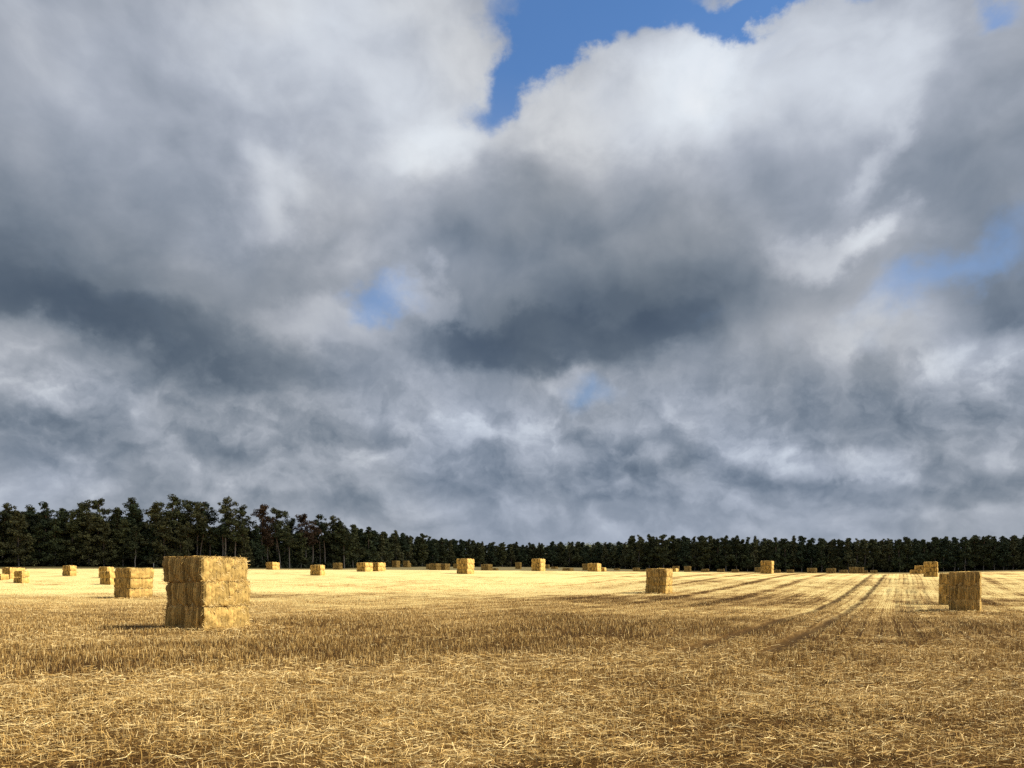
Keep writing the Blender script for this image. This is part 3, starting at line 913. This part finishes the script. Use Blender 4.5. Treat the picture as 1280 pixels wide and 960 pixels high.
def make_pine(seed, H, crown0, spread, clumps, per, size, lean=0.0, profile='scots', rusty=False, sides=6):
    """trunk with limbs, crown of clumps; returns two point clouds of faces"""
    rg = np.random.default_rng(seed)
    tb, cb = Builder(), Builder()
    la = rg.random() * 6.28
    lx, ly = math.cos(la) * lean, math.sin(la) * lean * .4
    ks = np.linspace(0, 1, 8)
    wob = rg.normal(0, .12, (8, 2)); wob[0] = 0
    spine = np.stack([lx * ks ** 1.3 * H + wob[:, 0], ly * ks * H + wob[:, 1], ks * H * .96], -1)
    r0 = .012 * H + .03
    tb.add(*tube(spine, r0 * (1 - .80 * ks) + .02, sides))
    at = lambda k: np.array([np.interp(k, ks, spine[:, i]) for i in range(3)])
    base = RUSTY if rusty else GREENS[seed % len(GREENS)]
    for i in range(clumps):
        k = crown0 + (1 - crown0) * (i + rg.random()) / clumps
        t = (k - crown0) / (1 - crown0)
        if profile == 'scots':
            w = spread * (.25 + .95 * math.sin(math.pi * (t * .80 + .16)) ** .8) * rg.uniform(.25, 1.1)
        elif profile == 'edge':
            w = spread * (1.08 - .80 * t ** 1.6) * rg.uniform(.45, 1.15)
        else:                                   # narrow, pointed
            w = spread * (1.05 - .98 * t) * rg.uniform(.5, 1.1)
        a = rg.random() * 6.28
        hub = at(k * .97)
        tip = hub + np.array([math.cos(a) * w, math.sin(a) * w, rg.uniform(-.25, .8) * (.5 if profile != 'scots' else 1.0)])
        if i >= clumps - 2: tip = at(1.0) + np.array([rg.normal(0, .5), rg.normal(0, .5), rg.uniform(-.9, -.1)])
        if w > .8:
            mid = (hub + tip) / 2 + np.array([0, 0, rg.uniform(-.25, .1)])
            tb.add(*tube([hub + np.array([0, 0, -.35]), mid, tip], [.075, .05, .02], 4))
        rad = {'scots': rg.uniform(.8, 1.7) * (1 - .25 * t), 'edge': rg.uniform(1.0, 1.9) * (1 - .3 * t), 'spire': .7 + .95 * (1 - t) * rg.uniform(.7, 1.2)}[profile]
        tone = base * rg.uniform(.72, 1.30)
        cb.add(*leaf_clump(tip, rad, .66 if profile != 'spire' else .8, int(per * rad ** 1.5), size, rg, tone))
        if profile != 'spire':       # inner clump along the limb
            cb.add(*leaf_clump(hub * .65 + tip * .35 + np.array([0, 0, rg.uniform(-.3, .4)]), rad * .85, .75, int(per * rad * .7), size, rg, tone * .95))
    for i in range(5 if profile == 'scots' else 2):   # dead snags under the crown
        k = rg.uniform(.25, max(.3, crown0)); a = rg.random() * 6.28; L = rg.uniform(.8, 2.2)
        h = at(k); tb.add(*tube([h, h + np.array([math.cos(a) * L, math.sin(a) * L, rg.uniform(-.3, .2)])], [.04, .012], 3))
    return tb.get(), cb.get()

def tree_meshes(*a, **k):
    (tv, tf, _), (cv, cf, cc) = make_pine(*a, **k)
    return (new_mesh("trunk", tv, tf, m_bark), new_mesh("crown", cv, cf, m_leaf, col=cc))

TALL = [tree_meshes(s, 20, c0, sp, n, 64, .34, lean=le, profile='scots', rusty=ru) for s, c0, sp, n, le, ru in (
    (1, .58, 3.5, 24, .05, False), (2, .66, 2.8, 17, .12, False), (3, .54, 3.8, 26, .03, False), (4, .70, 2.5, 15, .15, False),
    (5, .56, 3.2, 23, .07, True), (6, .60, 4.0, 27, .06, False))]
EDGE = [tree_meshes(s, 18.5, c0, sp, n, 60, .38, lean=.03, profile='edge') for s, c0, sp, n in (
    (11, .10, 3.9, 46), (12, .16, 3.6, 42), (13, .07, 4.2, 50), (14, .22, 3.7, 40), (15, .14, 3.4, 44))]
FARP = [tree_meshes(s, 17, c0, sp, n, 46, .52, lean=.02, profile=pr, sides=4) for s, c0, sp, n, pr in (
    (21, .16, 3.2, 32, 'scots'), (22, .18, 3.0, 30, 'edge'), (23, .12, 3.0, 36, 'spire'), (24, .20, 3.4, 32, 'scots'), (25, .14, 2.7, 34, 'spire'), (26, .22, 3.4, 30, 'edge'))]

n_trees = 0
def put_tree(x, y, meshes, H, H0, label, group, rz=None, wide=1.0, rg=random):
    global n_trees
    root = bpy.data.objects.new("pine_tree", None); COL.objects.link(root)
    root.empty_display_size = .5
    root.location = (x, y, float(ground_z(x, y)) - .1)
    root.rotation_euler = (0, 0, rg.uniform(0, 6.28) if rz is None else rz)
    s = H / H0
    root.scale = (s * wide, s * wide, s)
    tag(root, label, "tree", group)
    link("trunk", meshes[0], root); link("crown", meshes[1], root)
    n_trees += 1

def edge_point(px, back=0.0):
    d = float(wood_depth(px)) + back
    return (px - CX) / F_PX * d, d

trg = random.Random(12)
# skyline pines of the left wood one can tell apart: px of the crown, row of the top, kind, how far behind the edge
SKY = [
    (9, 627, TALL[2], 8, "bushy pine crown rising at the left frame edge"),
    (33, 629, TALL[0], 9, "pine with ragged twin top near the left frame edge"),
    (55, 625, TALL[1], 6, "pine with a windswept top over a sky gap, far left"),
    (78, 632, EDGE[4], 5, "lower rounded pine beside the far left sky gap"),
    (101, 627, EDGE[0], 3, "olive green pine left of the tallest left hump"),
    (122, 621, TALL[5], 6, "broad dark pine forming the tallest left hump"),
    (146, 631, EDGE[3], 3, "lower pine in the dip above the sunlit left stack"),
    (166, 626, EDGE[1], 4, "dense pine rising behind the sunlit left stack"),
    (176, 621, TALL[3], 9, "slim pine with tilted top behind the sunlit left stack"),
    (196, 626, EDGE[2], 4, "wide pine standing left above the near stack"),
    (212, 616, TALL[0], 7, "tallest pine of the left wood, above the near stack's edge"),
    (233, 622, TALL[5], 10, "flat topped pine right of the tallest one"),
    (246, 627, TALL[2], 4, "thin see-through pine above the near stack"),
    (258, 625, TALL[1], 8, "slender pine with a small high tuft above near stack"),
    (281, 620, TALL[2], 5, "big solitary pine crown right above the near stack"),
    (305, 629, TALL[0], 7, "pine with flat spreading crown above the stack's right edge"),
    (327, 627, TALL[4], 6, "rust tinted pine right of the near stack"),
    (346, 633, TALL[5], 8, "wide feathery pine with drooping right limb"),
    (357, 646, TALL[3], 12, "small tuft topped pine in the right sky gap"),
    (383, 639, TALL[4], 6, "rusty pine leading the last trio of tall pines"),
    (401, 641, TALL[1], 8, "open airy pine in the middle of the last trio"),
    (416, 643, TALL[2], 5, "dark pine ending the last trio of tall pines"),
    (433, 657, EDGE[4], 5, "low rounded pine where the tall wood ends"),
]
for px, top, ms, back, lab in SKY:
    x, y = edge_point(px, back)
    H = EYE + (HY - top) / F_PX * y - float(ground_z(x, y))
    H0 = 20 if ms in TALL else 18.5
    put_tree(x, y, ms, H, H0 * .99, lab, None, rg=trg)

# the rest of the left edge: dense dark pines with foliage low down, then bare trunked ones
def walk(px0, px1, step, fn):
    px = px0
    while px < px1:
        d = float(wood_depth(px)); fn(px)
        px += step * trg.uniform(.75, 1.3) * F_PX / d
walk(-14, 236, 4.6, lambda px: put_tree(*edge_point(px, trg.uniform(-1, 3)), trg.choice(EDGE), trg.uniform(12.5, 17.0), 18.5,
     "dark green pine leafy almost to the ground along the left wood edge", "leafy pines of the left wood edge", rg=trg))
walk(236, 432, 3.6, lambda px: put_tree(*edge_point(px, trg.uniform(-1, 4)), trg.choice(TALL + FARP), trg.uniform(12.5, 15.5), 20,
     "bare trunked pine in the shaded front row above and right of near stack", "bare trunked pines of the left wood", rg=trg))
walk(425, 600, 5.2, lambda px: put_tree(*edge_point(px, trg.uniform(-2, 3)), trg.choice(FARP), trg.uniform(14.0, 17.3), 17,
     "pointed dark conifer in the line running back from the tall pines", "conifers of the receding wood edge", rg=trg))
walk(600, 790, 5.4, lambda px: put_tree(*edge_point(px, trg.uniform(-3, 3)), trg.choice(FARP), trg.uniform(12.5, 16.5), 17,
     "dark conifer of the far wood behind the field's centre", "conifers of the central far wood", rg=trg))
walk(790, 1040, 4.6, lambda px: put_tree(*edge_point(px, trg.uniform(-3, 3)), trg.choice(FARP), trg.uniform(17.6, 19.2), 17,
     "blackish conifer of the far wood between mid field and wheel tracks", "conifers of the right far wood", rg=trg))
walk(1040, 1300, 4.2, lambda px: put_tree(*edge_point(px, trg.uniform(-3, 3)), trg.choice(FARP), trg.uniform(16.8, 18.2), 17,
     "blackish conifer of the far wood right of the wheel tracks", "conifers of the far right wood", rg=trg))
walk(-14, 236, 5.0, lambda px: put_tree(*edge_point(px, trg.uniform(6, 9)), trg.choice(EDGE), trg.uniform(14.5, 18.0), 18.5,
     "dark pine in the second row of the left wood", "pines of the second row, left wood", rg=trg))
walk(236, 432, 4.6, lambda px: put_tree(*edge_point(px, trg.uniform(7, 11)), trg.choice(FARP + EDGE), trg.uniform(11.0, 14.0), 18,
     "dark pine behind the bare trunks of the left wood", "pines behind the bare trunks", rg=trg))
walk(425, 1300, 6.2, lambda px: put_tree(*edge_point(px, trg.uniform(7, 10)), trg.choice(FARP), trg.uniform(.93, 1.0) * (16.0 if px < 790 else 18.3), 17,
     "blackish conifer in the second row of the far wood", "conifers of the second row, far wood", rg=trg))
print("individual trees", n_trees)

# the depth of the wood behind its edge reads as one mass
def raw(ms):
    out = []
    for m, trunk in ((ms[0], True), (ms[1], False)):
        v = np.empty(len(m.vertices) * 3, np.float32); m.vertices.foreach_get('co', v)
        f_ = np.empty(len(m.polygons) * 4, np.int32); m.polygons.foreach_get('vertices', f_)
        c = None
        if not trunk:
            c = np.empty(len(m.vertices) * 4, np.float32); m.color_attributes['Col'].data.foreach_get('color', c); c = c.reshape(-1, 4)[:, :3]
        else:
            c = np.full((len(m.vertices), 3), (.09, .07, .055), np.float32)
        out.append((v.reshape(-1, 3), f_.reshape(-1, 4), c))
    return out
RAW_FAR = [raw(m) for m in FARP]; RAW_TALL = [raw(m) for m in TALL[:3] + EDGE[:2]]
wb = Builder()
wrg = np.random.default_rng(77)
def mass(px, back, H, pool, H0):
    d = float(wood_depth(px)) + back
    x, y = (px - CX) / F_PX * d, d
    z = float(ground_z(x, y)) - .2
    s = H / H0; a = wrg.random() * 6.28; ca_, sa = math.cos(a), math.sin(a)
    for v, f_, c in pool[wrg.integers(len(pool))]:
        p = np.stack([(v[:, 0] * ca_ - v[:, 1] * sa) * s * 1.15 + x, (v[:, 0] * sa + v[:, 1] * ca_) * s * 1.15 + y, v[:, 2] * s + z], -1)
        wb.add(p, f_, c)
for rowb, spx in ((14, 12), (20, 13), (27, 15), (36, 18)):
    for px in np.arange(-420, 440, spx):
        k = 1.0 if px < 60 else (.86 if px < 240 else .76)
        if px < -25 or px > 0:
            mass(px + wrg.uniform(-5, 5), rowb + wrg.uniform(-2, 2), wrg.uniform(14.5, 18.0) * k, RAW_FAR, 17)
    for px in np.arange(436, 1760, spx * .80):
        hk = 15.5 if px < 600 else (15.0 if px < 790 else 17.5)
        mass(px + wrg.uniform(-4, 4), rowb * 1.0 + wrg.uniform(-2, 2), wrg.uniform(.82, 1.0) * hk, RAW_FAR, 17)
for px in np.arange(1312, 1700, 9):
    mass(px, wrg.uniform(-3, 3), wrg.uniform(16, 19), RAW_FAR, 17)
for px in np.arange(-400, -24, 11):
    mass(px, wrg.uniform(-2, 4), wrg.uniform(16, 20), RAW_TALL, 19)
# undergrowth closing the view between the trunks
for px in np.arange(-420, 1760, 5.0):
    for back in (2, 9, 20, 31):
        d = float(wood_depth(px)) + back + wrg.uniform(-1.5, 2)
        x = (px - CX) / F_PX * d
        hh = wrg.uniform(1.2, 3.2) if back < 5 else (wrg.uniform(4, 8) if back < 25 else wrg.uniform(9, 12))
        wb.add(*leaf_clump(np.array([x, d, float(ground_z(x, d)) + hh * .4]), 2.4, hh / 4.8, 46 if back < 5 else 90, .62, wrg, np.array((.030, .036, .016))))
Vw, Fw, Cw = wb.get()
o = link("woodland", new_mesh("woodland", Vw, Fw, m_leaf, col=Cw))
tag(o, "dark depth of the pine wood behind its front rows", "woodland", kind='stuff')
print("woodland faces", len(Fw))

# wooded hill behind the centre of the far wood
hv = Builder()
def hill_z(x, y):
    return 7.0 + 27.0 * np.exp(-(((x - 90) / 170) ** 2 + ((y - 800) / 130) ** 2))
hx, hy = np.meshgrid(np.linspace(-260, 440, 71), np.linspace(600, 1000, 41), indexing='ij')
hm = new_mesh("wooded_hill", np.stack([hx.ravel(), hy.ravel(), hill_z(hx, hy).ravel()], -1),
              np.array([[i_ * 41 + j_, (i_ + 1) * 41 + j_, (i_ + 1) * 41 + j_ + 1, i_ * 41 + j_ + 1] for i_ in range(70) for j_ in range(40)]), m_field, smooth_shade=True,
              attrs={'grass': np.ones(hx.size), 'litter_sun_tone': np.zeros(hx.size), 'row': np.zeros(hx.size), 'track': np.zeros(hx.size)})
tag(link("hill", hm), kind='structure')
for _ in range(1500):
    x, y = wrg.uniform(-120, 330), wrg.uniform(640, 830)
    z = float(hill_z(x, y))
    hv.add(*leaf_clump(np.array([x, y, z + 5.0]), wrg.uniform(2.6, 4.0), 1.3, 60, .8, wrg, GREENS[wrg.integers(5)] * wrg.uniform(.8, 1.5)))
Vh, Fh, Ch = hv.get()
tag(link("hill_wood", new_mesh("hill_wood", Vh, Fh, m_leaf, col=Ch)), "wooded hilltop showing over the far wood", "woodland", kind='stuff')

# small pale post on the grass strip
x, y = edge_point(192, -6)
pv, pf = tube([(0, 0, -.2), (.01, 0, .5), (.02, .01, 1.15)], [.07, .065, .06], 8)
cap_ = np.array([[16 + k for k in (0, 1, 2, 3)], [16 + k for k in (0, 3, 4, 7)], [16 + k for k in (4, 5, 6, 7)]])
m_post, T, pb = material("weathered post"); pb.inputs['Base Color'].default_value = (.55, .53, .48, 1); pb.inputs['Roughness'].default_value = .8
po = link("marker_post", new_mesh("marker_post", pv, np.vstack([pf, cap_]), m_post)); po.location = (x, y, float(ground_z(x, y)))
tag(po, "small pale post on the grass strip left of the near stack", "post")
# ------------------------------------------------------------------ unseen clouds added up-sun, shaped to shade field and wood
m_cloud_cache = {}
def cloud_mat(pass_through):
    m, T, pb = material("shade_cloud")
    tr = T.node('ShaderNodeBsdfTransparent'); df = T.node('ShaderNodeBsdfDiffuse'); df.inputs[0].default_value = (.85, .86, .88, 1)
    mx_ = T.node('ShaderNodeMixShader'); mx_.inputs[0].default_value = 1 - math.sqrt(pass_through)
    T.l.new(tr.outputs[0], mx_.inputs[1]); T.l.new(df.outputs[0], mx_.inputs[2])
    out = [n for n in T.n if n.type == 'OUTPUT_MATERIAL'][0]
    T.l.new(mx_.outputs[0], out.inputs[0]); T.n.remove(pb)
    return m

def shade_cloud(outline, alt, pass_through, seed, ragged=6.0):
    """outline: corners of the shaded ground (x, y); the cloud itself floats up the sun's direction"""
    P0 = np.array(outline, float)
    c = P0.mean(0)
    off = np.array([sun_dir.x, sun_dir.y]) / sun_dir.z * alt
    # resample the outline, rough it up
    pts = []
    for a, b in zip(P0, np.roll(P0, -1, 0)):
        n = max(2, int(np.linalg.norm(b - a) / 8))
        for t in np.arange(n) / n: pts.append(a + (b - a) * t)
    pts = np.array(pts)
    d = pts - c; ln = np.linalg.norm(d, axis=1, keepdims=True)
    pts = pts + d / ln * (ragged * (vnoise(pts[:, 0], pts[:, 1], .035, seed) + .5 * vnoise(pts[:, 0], pts[:, 1], .11, seed + 1)))[:, None]
    n = len(pts)
    fr = [1.0, .97, .88, .72, .5, .25]
    V, F = [], []
    for sgn in (1, -1):
        for k, f_ in enumerate(fr):
            p = c + (pts - c) * f_
            h = (26 if sgn > 0 else 12) * math.sqrt(max(0, 1 - f_ ** 2)) * (1 + .35 * vnoise(p[:, 0], p[:, 1], .03, seed + 5)) * sgn
            V.append(np.stack([p[:, 0] + off[0], p[:, 1] + off[1], alt + h], -1))
    V.append(np.array([[c[0] + off[0], c[1] + off[1], alt + 28], [c[0] + off[0], c[1] + off[1], alt - 13]]))
    V = np.concatenate(V); m = len(fr)
    i_ = np.arange(n); i2 = (i_ + 1) % n
    for s in range(2):
        o_ = s * m * n
        for k in range(m - 1):
            q = np.stack([o_ + k * n + i_, o_ + k * n + i2, o_ + (k + 1) * n + i2, o_ + (k + 1) * n + i_], -1)
            F.append(q if s == 0 else q[:, ::-1])
    rim = np.stack([i_, m * n + i_, m * n + i2, i2], -1)
    tri_t = np.stack([(m - 1) * n + i_, (m - 1) * n + i2, np.full(n, 2 * m * n)], -1)
    tri_b = np.stack([m * n + (m - 1) * n + i2, m * n + (m - 1) * n + i_, np.full(n, 2 * m * n + 1)], -1)
    # the two halves share their rim: weld
    Fq = np.concatenate(F)
    Fq = np.where((Fq >= m * n) & (Fq < m * n + n), Fq - m * n, Fq)
    o = link("shade_cloud", new_mesh("shade_cloud", V, [Fq, np.concatenate([tri_t, tri_b])], cloud_mat(pass_through), smooth_shade=True))
    tag(o, kind='structure')
    return o

# over the foreground, thin
e = lambda px, py: hit(px, py)
near_edge = [e(-150, 746), e(0, 747), e(150, 746.5), e(300, 744.5), e(450, 745), e(600, 746), e(740, 744), e(800, 738), e(850, 731), e(950, 724), e(1060, 723.5), e(1180, 724), e(1300, 724)]
shade_cloud([(-75, -30)] + near_edge + [(125, 125), (95, 40), (60, -40)], 500, .80, 1, ragged=1.5)
# over the far side of the crest and the wood, thick
shade_cloud([(-330, 176), (-160, 186), (-90, 191), (-62, 190), (-30, 186), (0, 184), (40, 186), (66, 186), (120, 205), (260, 200), (420, 230), (480, 380), (420, 560), (0, 570), (-300, 420), (-360, 300)], 500, .11, 3, ragged=2.0)
